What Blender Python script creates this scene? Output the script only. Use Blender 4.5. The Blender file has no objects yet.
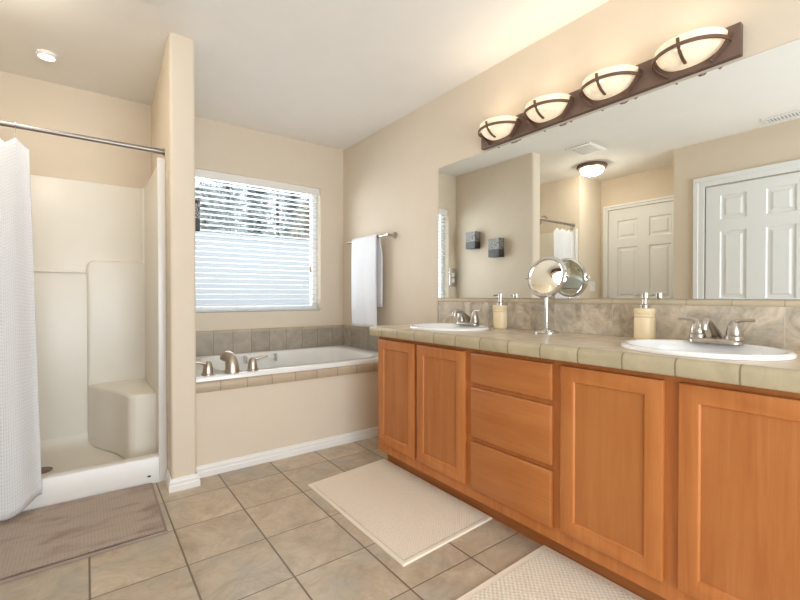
import bpy, bmesh, math, random
from mathutils import Vector, Matrix
S = bpy.context.scene
COL = S.collection
PI = math.pi
random.seed(7)

# ------------------------------------------------------------ camera, world, light, exposure
cd = bpy.data.cameras.new('camera'); cam = bpy.data.objects.new('camera', cd); COL.objects.link(cam)
cd.sensor_width = 36.0; cd.lens = 423.64 * 36 / 800; cd.clip_start = 0.02
cam.location = (-1.9949, -3.594, 1.0444)
cam.rotation_euler = (PI / 2 - 0.0094, 0, -0.6393)
S.camera = cam
w = bpy.data.worlds.new('sky'); S.world = w; w.use_nodes = True
bg = w.node_tree.nodes['Background']; bg.inputs[0].default_value = (0.91, 0.96, 1.0, 1); bg.inputs[1].default_value = 1.45
S.view_settings.view_transform = 'Standard'; S.view_settings.look = 'None'
S.view_settings.gamma = 1.0; S.view_settings.use_curve_mapping = False
S.view_settings.exposure = 0.22
S.cycles.max_bounces = 14; S.cycles.diffuse_bounces = 6; S.cycles.glossy_bounces = 6
S.cycles.transparent_max_bounces = 16; S.cycles.caustics_reflective = False; S.cycles.caustics_refractive = False
S.cycles.sample_clamp_indirect = 8.0

def area(name, loc, rot, sx, sy, power, col):
    l = bpy.data.lights.new(name, 'AREA'); l.shape = 'RECTANGLE'; l.size = sx; l.size_y = sy
    l.energy = power; l.color = col
    o = bpy.data.objects.new(name, l); COL.objects.link(o); o.location = loc; o.rotation_euler = rot
    return o
# fill lamp added behind an assumed rear opening, then daylight at the bathroom window
area('rear_fill_light', (-1.45, -5.50, 1.15), (PI / 2 + 0.40, 0, 0), 2.4, 2.0, 95, (0.86, 0.94, 1.0))
area('window_daylight', (-0.81, 0.20, 1.48), (-PI / 2, 0, 0), 1.10, 1.08, 26, (0.94, 0.97, 1.0))

# ------------------------------------------------------------ node helpers
def newmat(name):
    m = bpy.data.materials.new(name); m.use_nodes = True
    nt = m.node_tree; nt.nodes.clear()
    out = nt.nodes.new('ShaderNodeOutputMaterial')
    b = nt.nodes.new('ShaderNodeBsdfPrincipled')
    nt.links.new(b.outputs[0], out.inputs[0])
    return m, nt, b, out
def setin(nt, node, key, v):
    s = node.inputs[key]
    if hasattr(v, 'links') or isinstance(v, bpy.types.NodeSocket): nt.links.new(v, s)
    else: s.default_value = v
def math_(nt, op, a, b=0.0, c=None):
    n = nt.nodes.new('ShaderNodeMath'); n.operation = op
    setin(nt, n, 0, a); setin(nt, n, 1, b)
    if c is not None: setin(nt, n, 2, c)
    return n.outputs[0]
def pos(nt):
    return nt.nodes.new('ShaderNodeNewGeometry').outputs['Position']
def objco(nt):
    return nt.nodes.new('ShaderNodeTexCoord').outputs['Object']
def uvco(nt):
    return nt.nodes.new('ShaderNodeTexCoord').outputs['UV']
def sep(nt, v):
    n = nt.nodes.new('ShaderNodeSeparateXYZ'); nt.links.new(v, n.inputs[0]); return n.outputs
def mapping(nt, v, scale=(1, 1, 1), rot=(0, 0, 0), loc=(0, 0, 0)):
    n = nt.nodes.new('ShaderNodeMapping'); nt.links.new(v, n.inputs[0])
    n.inputs['Scale'].default_value = scale; n.inputs['Rotation'].default_value = rot; n.inputs['Location'].default_value = loc
    return n.outputs[0]
def noise(nt, v, scale, detail=4, rough=0.55, dist=0.0):
    n = nt.nodes.new('ShaderNodeTexNoise'); nt.links.new(v, n.inputs['Vector'])
    n.inputs['Scale'].default_value = scale; n.inputs['Detail'].default_value = detail
    n.inputs['Roughness'].default_value = rough; n.inputs['Distortion'].default_value = dist
    return n.outputs['Fac']
def ramp(nt, f, stops):
    n = nt.nodes.new('ShaderNodeValToRGB'); nt.links.new(f, n.inputs[0])
    e = n.color_ramp.elements
    while len(e) < len(stops): e.new(0.5)
    for k, (p, c) in enumerate(stops):
        e[k].position = p; e[k].color = (*c, 1)
    return n.outputs[0]
def mix(nt, f, a, b, mode='MIX'):
    n = nt.nodes.new('ShaderNodeMix'); n.data_type = 'RGBA'; n.blend_type = mode
    setin(nt, n, 0, f)
    for k, v in ((6, a), (7, b)):
        if isinstance(v, tuple): v = (*v, 1) if len(v) == 3 else v
        setin(nt, n, k, v)
    return n.outputs[2]
def bump(nt, b, h, strength=0.3, dist=0.002):
    n = nt.nodes.new('ShaderNodeBump'); n.inputs['Strength'].default_value = strength
    n.inputs['Distance'].default_value = dist
    nt.links.new(h, n.inputs['Height']); nt.links.new(n.outputs[0], b.inputs['Normal'])
def plain(name, col, rough=0.5, metal=0.0, var=0.04, spec=0.5, bscale=0, bstr=0.1):
    m, nt, b, out = newmat(name)
    f = noise(nt, pos(nt), 6.0, 3)
    lo = tuple(max(0, c * (1 - var)) for c in col); hi = tuple(min(1, c * (1 + var)) for c in col)
    nt.links.new(ramp(nt, f, [(0.3, lo), (0.7, hi)]), b.inputs['Base Color'])
    b.inputs['Roughness'].default_value = rough; b.inputs['Metallic'].default_value = metal
    b.inputs['Specular IOR Level'].default_value = spec
    if bscale: bump(nt, b, noise(nt, pos(nt), bscale, 3), bstr, 0.001)
    return m
def glow(name, col, strength, mott=0.0):
    m, nt, b, out = newmat(name)
    f = noise(nt, pos(nt), 16.0, 4, 0.6, 1.2)
    c = ramp(nt, f, [(0.3, tuple(x * (1 - mott) for x in col)), (0.62, col)])
    nt.links.new(c, b.inputs['Emission Color']); b.inputs['Emission Strength'].default_value = strength
    b.inputs['Base Color'].default_value = (0.66, 0.58, 0.47, 1); b.inputs['Roughness'].default_value = 0.35
    return m
def grout_mask(nt, axes, gw):
    P = sep(nt, pos(nt)); dmin = None; cell = None
    for (ax, per, off, *ws) in axes:
        t = math_(nt, 'DIVIDE', math_(nt, 'SUBTRACT', P[ax], off), per)
        fr = math_(nt, 'FRACT', t)
        d = math_(nt, 'MULTIPLY', math_(nt, 'MINIMUM', fr, math_(nt, 'SUBTRACT', 1.0, fr)), per / (ws[0] if ws else 1.0))
        dmin = d if dmin is None else math_(nt, 'MINIMUM', dmin, d)
        fl = math_(nt, 'FLOOR', t)
        cell = math_(nt, 'MULTIPLY', fl, 0.37) if cell is None else math_(nt, 'MULTIPLY_ADD', fl, 7.13, cell)
    mr = nt.nodes.new('ShaderNodeMapRange'); nt.links.new(dmin, mr.inputs[0])
    mr.inputs[1].default_value = gw * 0.45; mr.inputs[2].default_value = gw * 0.75
    mr.inputs[3].default_value = 1.0; mr.inputs[4].default_value = 0.0
    wn = nt.nodes.new('ShaderNodeTexWhiteNoise'); wn.noise_dimensions = '1D'; nt.links.new(cell, wn.inputs['W'])
    return mr.outputs[0], wn.outputs['Value']
def tile(name, axes, gw, stops, grout, rough=0.45, scale=5.0, dist=1.5, tvar=0.12, gmix=1.0, bstr=0.35, blue=None):
    m, nt, b, out = newmat(name)
    mask, rnd = grout_mask(nt, axes, gw)
    comb = nt.nodes.new('ShaderNodeCombineXYZ'); nt.links.new(math_(nt, 'MULTIPLY', rnd, 9.0), comb.inputs[2])
    va = nt.nodes.new('ShaderNodeVectorMath'); va.operation = 'ADD'
    nt.links.new(pos(nt), va.inputs[0]); nt.links.new(comb.outputs[0], va.inputs[1])
    n1 = noise(nt, va.outputs[0], scale, 9, 0.62, dist)
    c = ramp(nt, n1, stops)
    if blue:
        n2 = noise(nt, va.outputs[0], scale * 0.55, 5, 0.6, 0.8)
        c = mix(nt, ramp(nt, n2, [(0.50, (0, 0, 0)), (0.72, (1, 1, 1))]), c, blue)
        n3 = noise(nt, va.outputs[0], scale * 1.1, 3, 0.5, 2.5)
        vein = math_(nt, 'ABSOLUTE', math_(nt, 'SUBTRACT', n3, 0.5))
        c = mix(nt, ramp(nt, vein, [(0.0, (0.16, 0.16, 0.16)), (0.06, (0, 0, 0))]), c, tuple(x * 0.55 for x in stops[0][1]))
    br = math_(nt, 'MULTIPLY_ADD', rnd, tvar, 1.0 - tvar / 2)
    gr = nt.nodes.new('ShaderNodeCombineColor')
    for k in range(3): nt.links.new(br, gr.inputs[k])
    c = mix(nt, 1.0, c, gr.outputs[0], 'MULTIPLY')
    c = mix(nt, math_(nt, 'MULTIPLY', mask, gmix), c, grout)
    nt.links.new(c, b.inputs['Base Color']); b.inputs['Roughness'].default_value = rough
    h = math_(nt, 'SUBTRACT', math_(nt, 'MULTIPLY', n1, 0.5), mask)
    bump(nt, b, h, bstr, 0.002)
    return m
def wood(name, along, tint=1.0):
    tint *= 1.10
    m, nt, b, out = newmat(name)
    sc = [14.0, 14.0, 14.0]; sc[along] = 1.1
    v = mapping(nt, pos(nt), tuple(sc))
    n1 = noise(nt, v, 1.6, 6, 0.6, 0.6)
    sc2 = [150.0] * 3; sc2[along] = 5.0
    n2 = noise(nt, mapping(nt, pos(nt), tuple(sc2)), 1.0, 3, 0.5, 0.0)
    c = ramp(nt, n1, [(0.28, (0.35 * tint, 0.112 * tint, 0.027 * tint)), (0.5, (0.405 * tint, 0.140 * tint, 0.036 * tint)), (0.75, (0.46 * tint, 0.175 * tint, 0.052 * tint))])
    c = mix(nt, ramp(nt, n2, [(0.35, (0.22, 0.22, 0.22)), (0.6, (0, 0, 0))]), c, (0.30 * tint, 0.092 * tint, 0.021 * tint))
    n3 = noise(nt, pos(nt), 3.0, 3, 0.5)
    c = mix(nt, ramp(nt, n3, [(0.4, (0, 0, 0)), (0.75, (0.35, 0.35, 0.35))]), c, (0.48 * tint, 0.20 * tint, 0.066 * tint))
    nt.links.new(c, b.inputs['Base Color']); b.inputs['Roughness'].default_value = 0.36
    b.inputs['Specular IOR Level'].default_value = 0.4
    bump(nt, b, n2, 0.06, 0.0006)
    return m

# ------------------------------------------------------------ materials
M = {}
M['wall'] = plain('warm_beige_paint', (0.70, 0.608, 0.49), 0.75, var=0.012, spec=0.25, bscale=160, bstr=0.12)
M['ceiling'] = plain('cream_ceiling_paint', (0.84, 0.81, 0.765), 0.85, var=0.012, spec=0.2, bscale=130, bstr=0.15)
M['white'] = plain('white_trim_paint', (0.80, 0.785, 0.75), 0.4, var=0.01)
M['door'] = plain('white_door_paint', (0.79, 0.805, 0.80), 0.42, var=0.01)
M['porcelain'] = plain('white_porcelain', (0.91, 0.91, 0.90), 0.12, var=0.005)
M['acrylic'] = plain('white_acrylic', (0.84, 0.835, 0.81), 0.16, var=0.006)
M['fiberglass'] = plain('cream_fiberglass', (0.78, 0.735, 0.655), 0.34, var=0.01)
M['fiberglass_lit'] = plain('cream_fiberglass_lit', (0.74, 0.72, 0.685), 0.3, var=0.01)  # same stall fiberglass, whiter to paint in the light on its front faces
M['nickel'] = plain('brushed_nickel', (0.50, 0.46, 0.41), 0.30, 1.0, 0.05)
M['rodmetal'] = plain('satin_steel_rod', (0.33, 0.30, 0.28), 0.42, 1.0, 0.05)
M['tubnickel'] = plain('warm_brushed_nickel', (0.52, 0.45, 0.37), 0.34, 1.0, 0.05)
M['chrome'] = plain('polished_chrome', (0.72, 0.72, 0.71), 0.16, 1.0, 0.01)
M['bronze'] = plain('oiled_bronze', (0.17, 0.10, 0.068), 0.42, 0.35, 0.16)
M['plate'] = plain('bronze_plate', (0.165, 0.103, 0.076), 0.45, 0.25, 0.14)
M['mirror'] = plain('silvered_mirror', (0.90, 0.925, 0.90), 0.0, 1.0, 0.0)
M['plastic'] = plain('white_plastic', (0.82, 0.81, 0.78), 0.35, var=0.01)
M['cream'] = plain('cream_ceramic', (0.83, 0.68, 0.44), 0.35, var=0.03)
M['dark'] = plain('black_iron', (0.075, 0.068, 0.062), 0.5, 0.4, 0.2)
M['shadowgap'] = plain('dark_void', (0.02, 0.02, 0.02), 0.9)
M['grey'] = plain('grey_louver', (0.42, 0.43, 0.45), 0.5)
M['vinyl'] = plain('white_window_vinyl', (0.82, 0.83, 0.81), 0.4, var=0.01)
M['tassel'] = plain('wooden_tassel', (0.55, 0.36, 0.18), 0.5)
M['cord'] = plain('white_cord', (0.62, 0.63, 0.62), 0.8)
M['trunk'] = plain('bark', (0.16, 0.12, 0.09), 0.9, var=0.3)
M['ground'] = plain('garden_ground', (0.20, 0.21, 0.14), 0.95, var=0.3)
M['fence'] = plain('white_vinyl_fence', (0.68, 0.71, 0.745), 0.5, var=0.015)
M['leaf'] = plain('grey_green_leaf', (0.54, 0.575, 0.55), 0.7, var=0.35)  # all three leaf colours are paled to paint in haze and overexposure
M['leaf2'] = plain('yellow_green_leaf', (0.58, 0.55, 0.45), 0.7, var=0.35)
M['leaf3'] = plain('blue_green_needle', (0.52, 0.57, 0.58), 0.7, var=0.35)
M['wood_v'] = wood('honey_maple_upright', 2, 1.10)
M['wood_h'] = wood('honey_maple_lengthwise', 1)
M['wood_panel'] = wood('honey_maple_panel', 2, 0.98)
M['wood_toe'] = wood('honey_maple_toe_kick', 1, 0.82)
FS = [(0.28, (0.365, 0.285, 0.200)), (0.48, (0.485, 0.390, 0.285)), (0.70, (0.590, 0.495, 0.370))]
M['floor'] = tile('slate_floor_tile', [(0, 0.306, -1.375), (1, 0.310, -1.483, 0.72)], 0.0058, FS, (0.125, 0.088, 0.058), 0.38, 4.5, 1.6, 0.12, 0.9, 0.3, blue=(0.40, 0.375, 0.32))
SP = [(0.34, (0.34, 0.28, 0.205)), (0.5, (0.53, 0.455, 0.355)), (0.66, (0.70, 0.60, 0.47))]
M['splash'] = tile('slate_backsplash_tile', [(1, 0.1525, -1.680)], 0.003, SP, (0.60, 0.53, 0.42), 0.4, 9.0, 1.4, 0.14, 0.7, 0.2, blue=(0.47, 0.44, 0.385))
TS = [(0.28, (0.285, 0.238, 0.185)), (0.5, (0.37, 0.32, 0.26)), (0.72, (0.45, 0.39, 0.315))]
M['tubtile'] = tile('slate_tub_tile', [(0, 0.150, -1.178)], 0.004, TS, (0.13, 0.10, 0.075), 0.4, 7.0, 1.2, 0.14, 0.7, 0.25)
M['tubtile_side'] = tile('slate_tub_side_tile', [(1, 0.150, -0.005)], 0.004, TS, (0.13, 0.10, 0.075), 0.4, 7.0, 1.2, 0.14, 0.7, 0.25)
BS = [(0.3, (0.40, 0.335, 0.215)), (0.55, (0.485, 0.41, 0.27)), (0.75, (0.56, 0.48, 0.33))]
CS = [(0.32, (0.47, 0.37, 0.265)), (0.5, (0.64, 0.52, 0.385)), (0.68, (0.76, 0.645, 0.50))]
M['counter'] = tile('beige_counter_tile', [(0, 0.30, -0.545), (1, 0.30, -1.375)], 0.003, CS, (0.36, 0.30, 0.22), 0.3, 7.0, 1.5, 0.08, 0.5, 0.15)
M['edge'] = tile('olive_edge_tile', [(1, 0.1565, -1.817)], 0.0042, BS, (0.20, 0.155, 0.105), 0.36, 8.0, 0.8, 0.08, 0.9, 0.2)
M['cap'] = tile('beige_cap_tile', [(1, 0.1525, -1.680)], 0.003, [(0.3, (0.46, 0.38, 0.26)), (0.7, (0.56, 0.47, 0.34))], (0.30, 0.24, 0.16), 0.38, 6.0, 0.5, 0.08, 0.7, 0.15)
M['tubcap'] = tile('tan_cap_tile', [(0, 0.150, -1.178)], 0.003, [(0.3, (0.40, 0.33, 0.235)), (0.7, (0.48, 0.405, 0.295))], (0.2, 0.16, 0.11), 0.38, 6.0, 0.5, 0.1, 0.7, 0.15)
M['tubcap_side'] = tile('tan_side_cap_tile', [(1, 0.150, -0.005)], 0.003, [(0.3, (0.40, 0.33, 0.235)), (0.7, (0.48, 0.405, 0.295))], (0.2, 0.16, 0.11), 0.38, 6.0, 0.5, 0.1, 0.7, 0.15)
M['tubedge'] = tile('tan_edge_tile', [(0, 0.1545, -1.203)], 0.0042, [(0.3, (0.43, 0.345, 0.24)), (0.55, (0.48, 0.39, 0.275)), (0.75, (0.54, 0.445, 0.315))], (0.27, 0.21, 0.15), 0.36, 7.0, 0.8, 0.05, 0.9, 0.2)

def fabric_rug(name, base, dark, sx, sy, stain=None, rib=False):
    m, nt, b, out = newmat(name)
    P = objco(nt); s = sep(nt, P)
    a = math_(nt, 'SINE', math_(nt, 'MULTIPLY', s[0], sx)); c2 = math_(nt, 'SINE', math_(nt, 'MULTIPLY', s[1], sy))
    n0 = noise(nt, P, 130, 3, 0.6)
    h = math_(nt, 'MULTIPLY', a, c2) if not rib else math_(nt, 'MULTIPLY_ADD', a, 0.30, math_(nt, 'MULTIPLY', c2, 0.08))
    h = math_(nt, 'MULTIPLY_ADD', n0, 1.6, h)
    hr = nt.nodes.new('ShaderNodeMapRange'); nt.links.new(h, hr.inputs[0])
    hr.inputs[1].default_value = -0.1; hr.inputs[2].default_value = 1.6
    c = mix(nt, hr.outputs[0], dark, base)
    if stain:
        v = mapping(nt, P, (2.5, 7.0, 3))
        st = noise(nt, v, 1.5, 4, 0.6, 0.4)
        c = mix(nt, ramp(nt, st, [(0.50, (0, 0, 0)), (0.66, (0.85, 0.85, 0.85))]), c, stain)
    nt.links.new(c, b.inputs['Base Color']); b.inputs['Roughness'].default_value = 0.95
    b.inputs['Specular IOR Level'].default_value = 0.1
    bump(nt, b, h, 0.5, 0.003)
    return m
M['rug'] = fabric_rug('woven_cream_cotton', (0.88, 0.79, 0.66), (0.79, 0.695, 0.57), 420, 420)
M['rug2'] = fabric_rug('chunky_cream_cotton', (0.86, 0.78, 0.655), (0.68, 0.60, 0.485), 300, 300)
M['hem'] = plain('cream_hem', (0.84, 0.755, 0.625), 0.95, var=0.03, bscale=300, bstr=0.3)
M['brownrug'] = fabric_rug('ribbed_brown_pile', (0.47, 0.39, 0.335), (0.385, 0.31, 0.265), 500, 90, stain=(0.29, 0.215, 0.185), rib=True)
M['brownhem'] = plain('brown_binding', (0.30, 0.23, 0.19), 0.95, var=0.1, bscale=300, bstr=0.3)
# waffle curtain
m, nt, b, out = newmat('waffle_weave'); M['curtain'] = m
s = sep(nt, uvco(nt))
a = math_(nt, 'ABSOLUTE', math_(nt, 'SINE', math_(nt, 'MULTIPLY', s[0], PI / 0.013)))
c2 = math_(nt, 'ABSOLUTE', math_(nt, 'SINE', math_(nt, 'MULTIPLY', s[1], PI / 0.0165)))
h = math_(nt, 'MINIMUM', a, c2)
nt.links.new(mix(nt, ramp(nt, h, [(0.0, (0, 0, 0)), (0.4, (1, 1, 1))]), (0.70, 0.70, 0.725), (0.91, 0.91, 0.92)), b.inputs['Base Color'])
b.inputs['Roughness'].default_value = 0.9; bump(nt, b, h, 0.5, 0.003)
tr = nt.nodes.new('ShaderNodeBsdfTranslucent'); tr.inputs[0].default_value = (0.8, 0.8, 0.82, 1)
mx = nt.nodes.new('ShaderNodeMixShader'); mx.inputs[0].default_value = 0.25
nt.links.new(b.outputs[0], mx.inputs[1]); nt.links.new(tr.outputs[0], mx.inputs[2]); nt.links.new(mx.outputs[0], out.inputs[0])
M['towel'] = plain('white_terry', (0.80, 0.81, 0.84), 0.95, var=0.02, bscale=220, bstr=0.5)
# slats: white, a little light passes through
m, nt, b, out = newmat('white_blind_slat'); M['slat'] = m
nz = noise(nt, pos(nt), 5)
nt.links.new(ramp(nt, nz, [(0.3, (0.66, 0.68, 0.69)), (0.7, (0.70, 0.715, 0.72))]), b.inputs['Base Color']); b.inputs['Roughness'].default_value = 0.5
tr = nt.nodes.new('ShaderNodeBsdfTranslucent'); tr.inputs[0].default_value = (0.85, 0.87, 0.88, 1)
mx = nt.nodes.new('ShaderNodeMixShader'); mx.inputs[0].default_value = 0.14
nt.links.new(b.outputs[0], mx.inputs[1]); nt.links.new(tr.outputs[0], mx.inputs[2]); nt.links.new(mx.outputs[0], out.inputs[0])
# window pane: clear sheet with a Fresnel gloss
m, nt, b, out = newmat('window_pane'); M['pane'] = m
nt.nodes.remove(b)
t0 = nt.nodes.new('ShaderNodeBsdfTransparent'); t0.inputs[0].default_value = (0.95, 0.96, 0.97, 1)
g0 = nt.nodes.new('ShaderNodeBsdfGlossy'); g0.inputs['Roughness'].default_value = 0.02
fr = nt.nodes.new('ShaderNodeFresnel'); fr.inputs[0].default_value = 1.08
mx = nt.nodes.new('ShaderNodeMixShader'); nt.links.new(fr.outputs[0], mx.inputs[0])
nt.links.new(t0.outputs[0], mx.inputs[1]); nt.links.new(g0.outputs[0], mx.inputs[2]); nt.links.new(mx.outputs[0], out.inputs[0])
M['shade'] = glow('lit_alabaster_glass', (1.0, 0.80, 0.52), 0.62, 0.45)
M['dome'] = glow('lit_frosted_glass', (1.0, 0.92, 0.78), 44.0, 0.02)
M['lens'] = glow('lit_lens', (1.0, 0.90, 0.74), 5.0, 0.0)
# pierced sconce front
m, nt, b, out = newmat('pierced_iron_lace'); M['lace'] = m
v = nt.nodes.new('ShaderNodeTexVoronoi'); v.feature = 'DISTANCE_TO_EDGE'; v.inputs['Scale'].default_value = 55
nt.links.new(objco(nt), v.inputs['Vector'])
lz = math_(nt, 'GREATER_THAN', sep(nt, objco(nt))[2], -0.018)
ff = math_(nt, 'MULTIPLY', math_(nt, 'GREATER_THAN', v.outputs[0], 0.085), lz)
nt.links.new(mix(nt, ff, (0.03, 0.028, 0.027), (0.34, 0.33, 0.31)), b.inputs['Base Color']); b.inputs['Roughness'].default_value = 0.45

# ------------------------------------------------------------ mesh helpers
def wloc(o):
    v = Vector((0, 0, 0))
    while o is not None: v += Vector(o.location); o = o.parent
    return v
def make(name, bm, mat, parent=None, smooth=False, origin=None):
    bmesh.ops.remove_doubles(bm, verts=bm.verts, dist=1e-6)
    bmesh.ops.recalc_face_normals(bm, faces=bm.faces)
    L = wloc(parent) if parent else Vector(origin or (0, 0, 0))
    if L.length: bmesh.ops.translate(bm, verts=bm.verts, vec=-L)
    me = bpy.data.meshes.new(name); bm.to_mesh(me); bm.free()
    me.materials.append(M[mat] if isinstance(mat, str) else mat)
    if smooth:
        for p in me.polygons: p.use_smooth = True
        if smooth != 'all':
            try: me.set_sharp_from_angle(angle=math.radians(38))
            except Exception: pass
    o = bpy.data.objects.new(name, me); COL.objects.link(o)
    if parent: o.parent = parent
    elif origin: o.location = origin
    return o
def thing(name, label, cat, loc, group=None):
    o = bpy.data.objects.new(name, None); COL.objects.link(o); o.location = loc
    o.empty_display_size = 0.05
    return tag(o, label, cat, group)
def tag(o, label, cat, group=None):
    o['label'] = label; o['category'] = cat
    if group: o['group'] = group
    return o
def struct(o, label=None):
    o['kind'] = 'structure'
    if label: o['label'] = label; o['category'] = label.split()[-1] if False else 'structure'
    return o
def box(bm, x0, x1, y0, y1, z0, z1, bev=0.0, seg=2):
    b2 = bmesh.new() if bev else bm
    vs = [b2.verts.new((x, y, z)) for x in (x0, x1) for y in (y0, y1) for z in (z0, z1)]
    for f in ((0, 1, 3, 2), (4, 6, 7, 5), (0, 4, 5, 1), (2, 3, 7, 6), (0, 2, 6, 4), (1, 5, 7, 3)):
        b2.faces.new([vs[i] for i in f])
    if bev:
        bmesh.ops.recalc_face_normals(b2, faces=b2.faces)
        bmesh.ops.bevel(b2, geom=list(b2.edges), offset=bev, segments=seg, profile=0.5, affect='EDGES')
        merge(bm, b2)
def merge(bm, b2):
    mp = {v: bm.verts.new(v.co) for v in b2.verts}
    for f in b2.faces:
        try: bm.faces.new([mp[v] for v in f.verts])
        except ValueError: pass
    b2.free()
def BX(*a, **k):
    bm = bmesh.new(); box(bm, *a, **k); return bm
def rings(bm, R, cap0=True, cap1=True, closed=False):
    V = [[bm.verts.new(p) for p in r] for r in R]
    n = len(V[0])
    prs = list(zip(V[:-1], V[1:])) + ([(V[-1], V[0])] if closed else [])
    for A, B in prs:
        for i in range(n):
            j = (i + 1) % n
            try: bm.faces.new((A[i], A[j], B[j], B[i]))
            except ValueError: pass
    if not closed:
        if cap0: bm.faces.new(V[0])
        if cap1: bm.faces.new(V[-1])
def lathe(bm, prof, c=(0, 0, 0), axis='z', seg=28, sx=1.0, sy=1.0, cap0=True, cap1=True):
    R = []
    for (r, h) in prof:
        r = max(r, 1e-4); ring = []
        for i in range(seg):
            a = 2 * PI * i / seg; u = r * math.cos(a) * sx; v = r * math.sin(a) * sy
            p = {'z': (u, v, h), 'x': (h, u, v), 'y': (u, h, v)}[axis]
            ring.append((c[0] + p[0], c[1] + p[1], c[2] + p[2]))
        R.append(ring)
    rings(bm, R, cap0, cap1)
def tube(bm, pts, rad, seg=12, flat=None):
    pts = [Vector(p) for p in pts]; n = len(pts)
    if not isinstance(rad, (list, tuple)): rad = [rad] * n
    up = None; R = []
    for i, p in enumerate(pts):
        t = (pts[min(i + 1, n - 1)] - pts[max(i - 1, 0)]).normalized()
        if up is None:
            up = Vector((0, 0, 1)) if abs(t.z) < 0.9 else Vector((1, 0, 0))
        sd = t.cross(up).normalized(); up = sd.cross(t).normalized()
        ring = []
        for k in range(seg):
            a = 2 * PI * k / seg
            fx, fy = (1, 1) if flat is None else flat
            ring.append(p + sd * (rad[i] * fx * math.cos(a)) + up * (rad[i] * fy * math.sin(a)))
        R.append(ring)
    rings(bm, R)
def smoothpath(P, n=6):
    P = [Vector(p) for p in P]; out = []
    for i in range(len(P) - 1):
        p0 = P[max(i - 1, 0)]; p1 = P[i]; p2 = P[i + 1]; p3 = P[min(i + 2, len(P) - 1)]
        for k in range(n):
            t = k / n
            out.append(0.5 * ((2 * p1) + (p2 - p0) * t + (2 * p0 - 5 * p1 + 4 * p2 - p3) * t * t + (3 * p1 - p0 - 3 * p2 + p3) * t ** 3))
    out.append(P[-1]); return out
def strap(bm, pts, normals, w, th):
    # flat bar: width w along the second normal, thickness th along the first
    R = []
    for p, (n, t) in zip(pts, normals):
        p = Vector(p); n = Vector(n).normalized(); t = Vector(t).normalized()
        R.append([p + n * th / 2 + t * w / 2, p - n * th / 2 + t * w / 2, p - n * th / 2 - t * w / 2, p + n * th / 2 - t * w / 2])
    rings(bm, R)
def prism(bm, poly, axis, a0, a1, bev=0.0, seg=3):
    def P(u, v, a): return {0: (a, u, v), 1: (u, a, v), 2: (u, v, a)}[axis]
    b2 = bmesh.new()
    A = [b2.verts.new(P(u, v, a0)) for u, v in poly]; B = [b2.verts.new(P(u, v, a1)) for u, v in poly]
    b2.faces.new(A); b2.faces.new(list(reversed(B)))
    for i in range(len(poly)):
        j = (i + 1) % len(poly); b2.faces.new((A[i], B[i], B[j], A[j]))
    bmesh.ops.recalc_face_normals(b2, faces=b2.faces)
    if bev:
        ed = [e for e in b2.edges if abs((e.verts[0].co - e.verts[1].co)[axis]) < 1e-6]
        bmesh.ops.bevel(b2, geom=ed, offset=bev, segments=seg, profile=0.5, affect='EDGES')
    merge(bm, b2)
def rrect(x0, x1, y0, y1, r, z, n=8):
    P = []
    for cx, cy, a0 in ((x1 - r, y1 - r, 0), (x0 + r, y1 - r, PI / 2), (x0 + r, y0 + r, PI), (x1 - r, y0 + r, 1.5 * PI)):
        for k in range(n + 1):
            a = a0 + PI / 2 * k / n; P.append((cx + r * math.cos(a), cy + r * math.sin(a), z))
    return P

# ============================================================ ROOM
H = 2.44
def wall(name, label, *boxes, mat='wall'):
    bm = bmesh.new()
    for b in boxes: box(bm, *b)
    return struct(make(name, bm, mat), label)
wall('floor', 'square slate look floor tiles with thin brown grout', (-3.3, 0.12, -4.4, 0.14, -0.06, 0.0), mat='floor')
wall('ceiling', 'plain cream painted ceiling', (-3.3, 0.12, -4.4, 0.14, H, H + 0.08), mat='ceiling')
wall('wall_right', 'long beige wall behind the vanity and mirror', (0, 0.12, -4.4, 0.14, 0, H))
WX0, WX1, WZ0, WZ1 = -1.385, -0.242, 0.913, 2.04
wall('wall_back', 'beige end wall with the window over the tub', (-3.3, WX0, 0, 0.14, 0, H), (WX1, 0, 0, 0.14, 0, H),
     (WX0, WX1, 0, 0.14, 0, WZ0), (WX0, WX1, 0, 0.14, WZ1, H))
# partition between shower and tub, rounded free edge
bm = bmesh.new(); poly = [(-1.598, 0.0), (-1.505, 0.0)]
r = 0.018
for k in range(5):
    a = -PI / 2 * k / 4; poly.append((-1.505 - r + r * math.cos(a), -1.06 + r + r * math.sin(a)))
for k in range(5):
    a = -PI / 2 - PI / 2 * k / 4; poly.append((-1.630 + r + r * math.cos(a), -1.06 + r + r * math.sin(a)))
prism(bm, poly, 2, 0, H)
struct(make('wall_partition', bm, 'wall', smooth=True), 'beige stub wall between the shower and the tub')
SX = -2.60
wall('wall_shower', 'beige wall closing the left side of the shower', (-3.3, SX, -0.90, 0.0, 0, H))
wall('wall_left', 'beige wall with the closed door seen in the mirror', (-3.3, -3.08, -1.906, -0.90, 0, H))
wall('wall_entry', 'near beige wall with the brighter white door', (-3.3, -2.52, -4.4, -1.906, 0, H))
wall('wall_rear', 'beige wall behind the camera with an opening added for fill light', (-2.52, -2.45, -4.42, -4.30, 0, H), (-0.45, 0, -4.42, -4.30, 0, H), (-2.45, -0.45, -4.42, -4.30, 2.14, H))  # unseen wall; its opening is assumed, to let the fill lamp in
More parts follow.
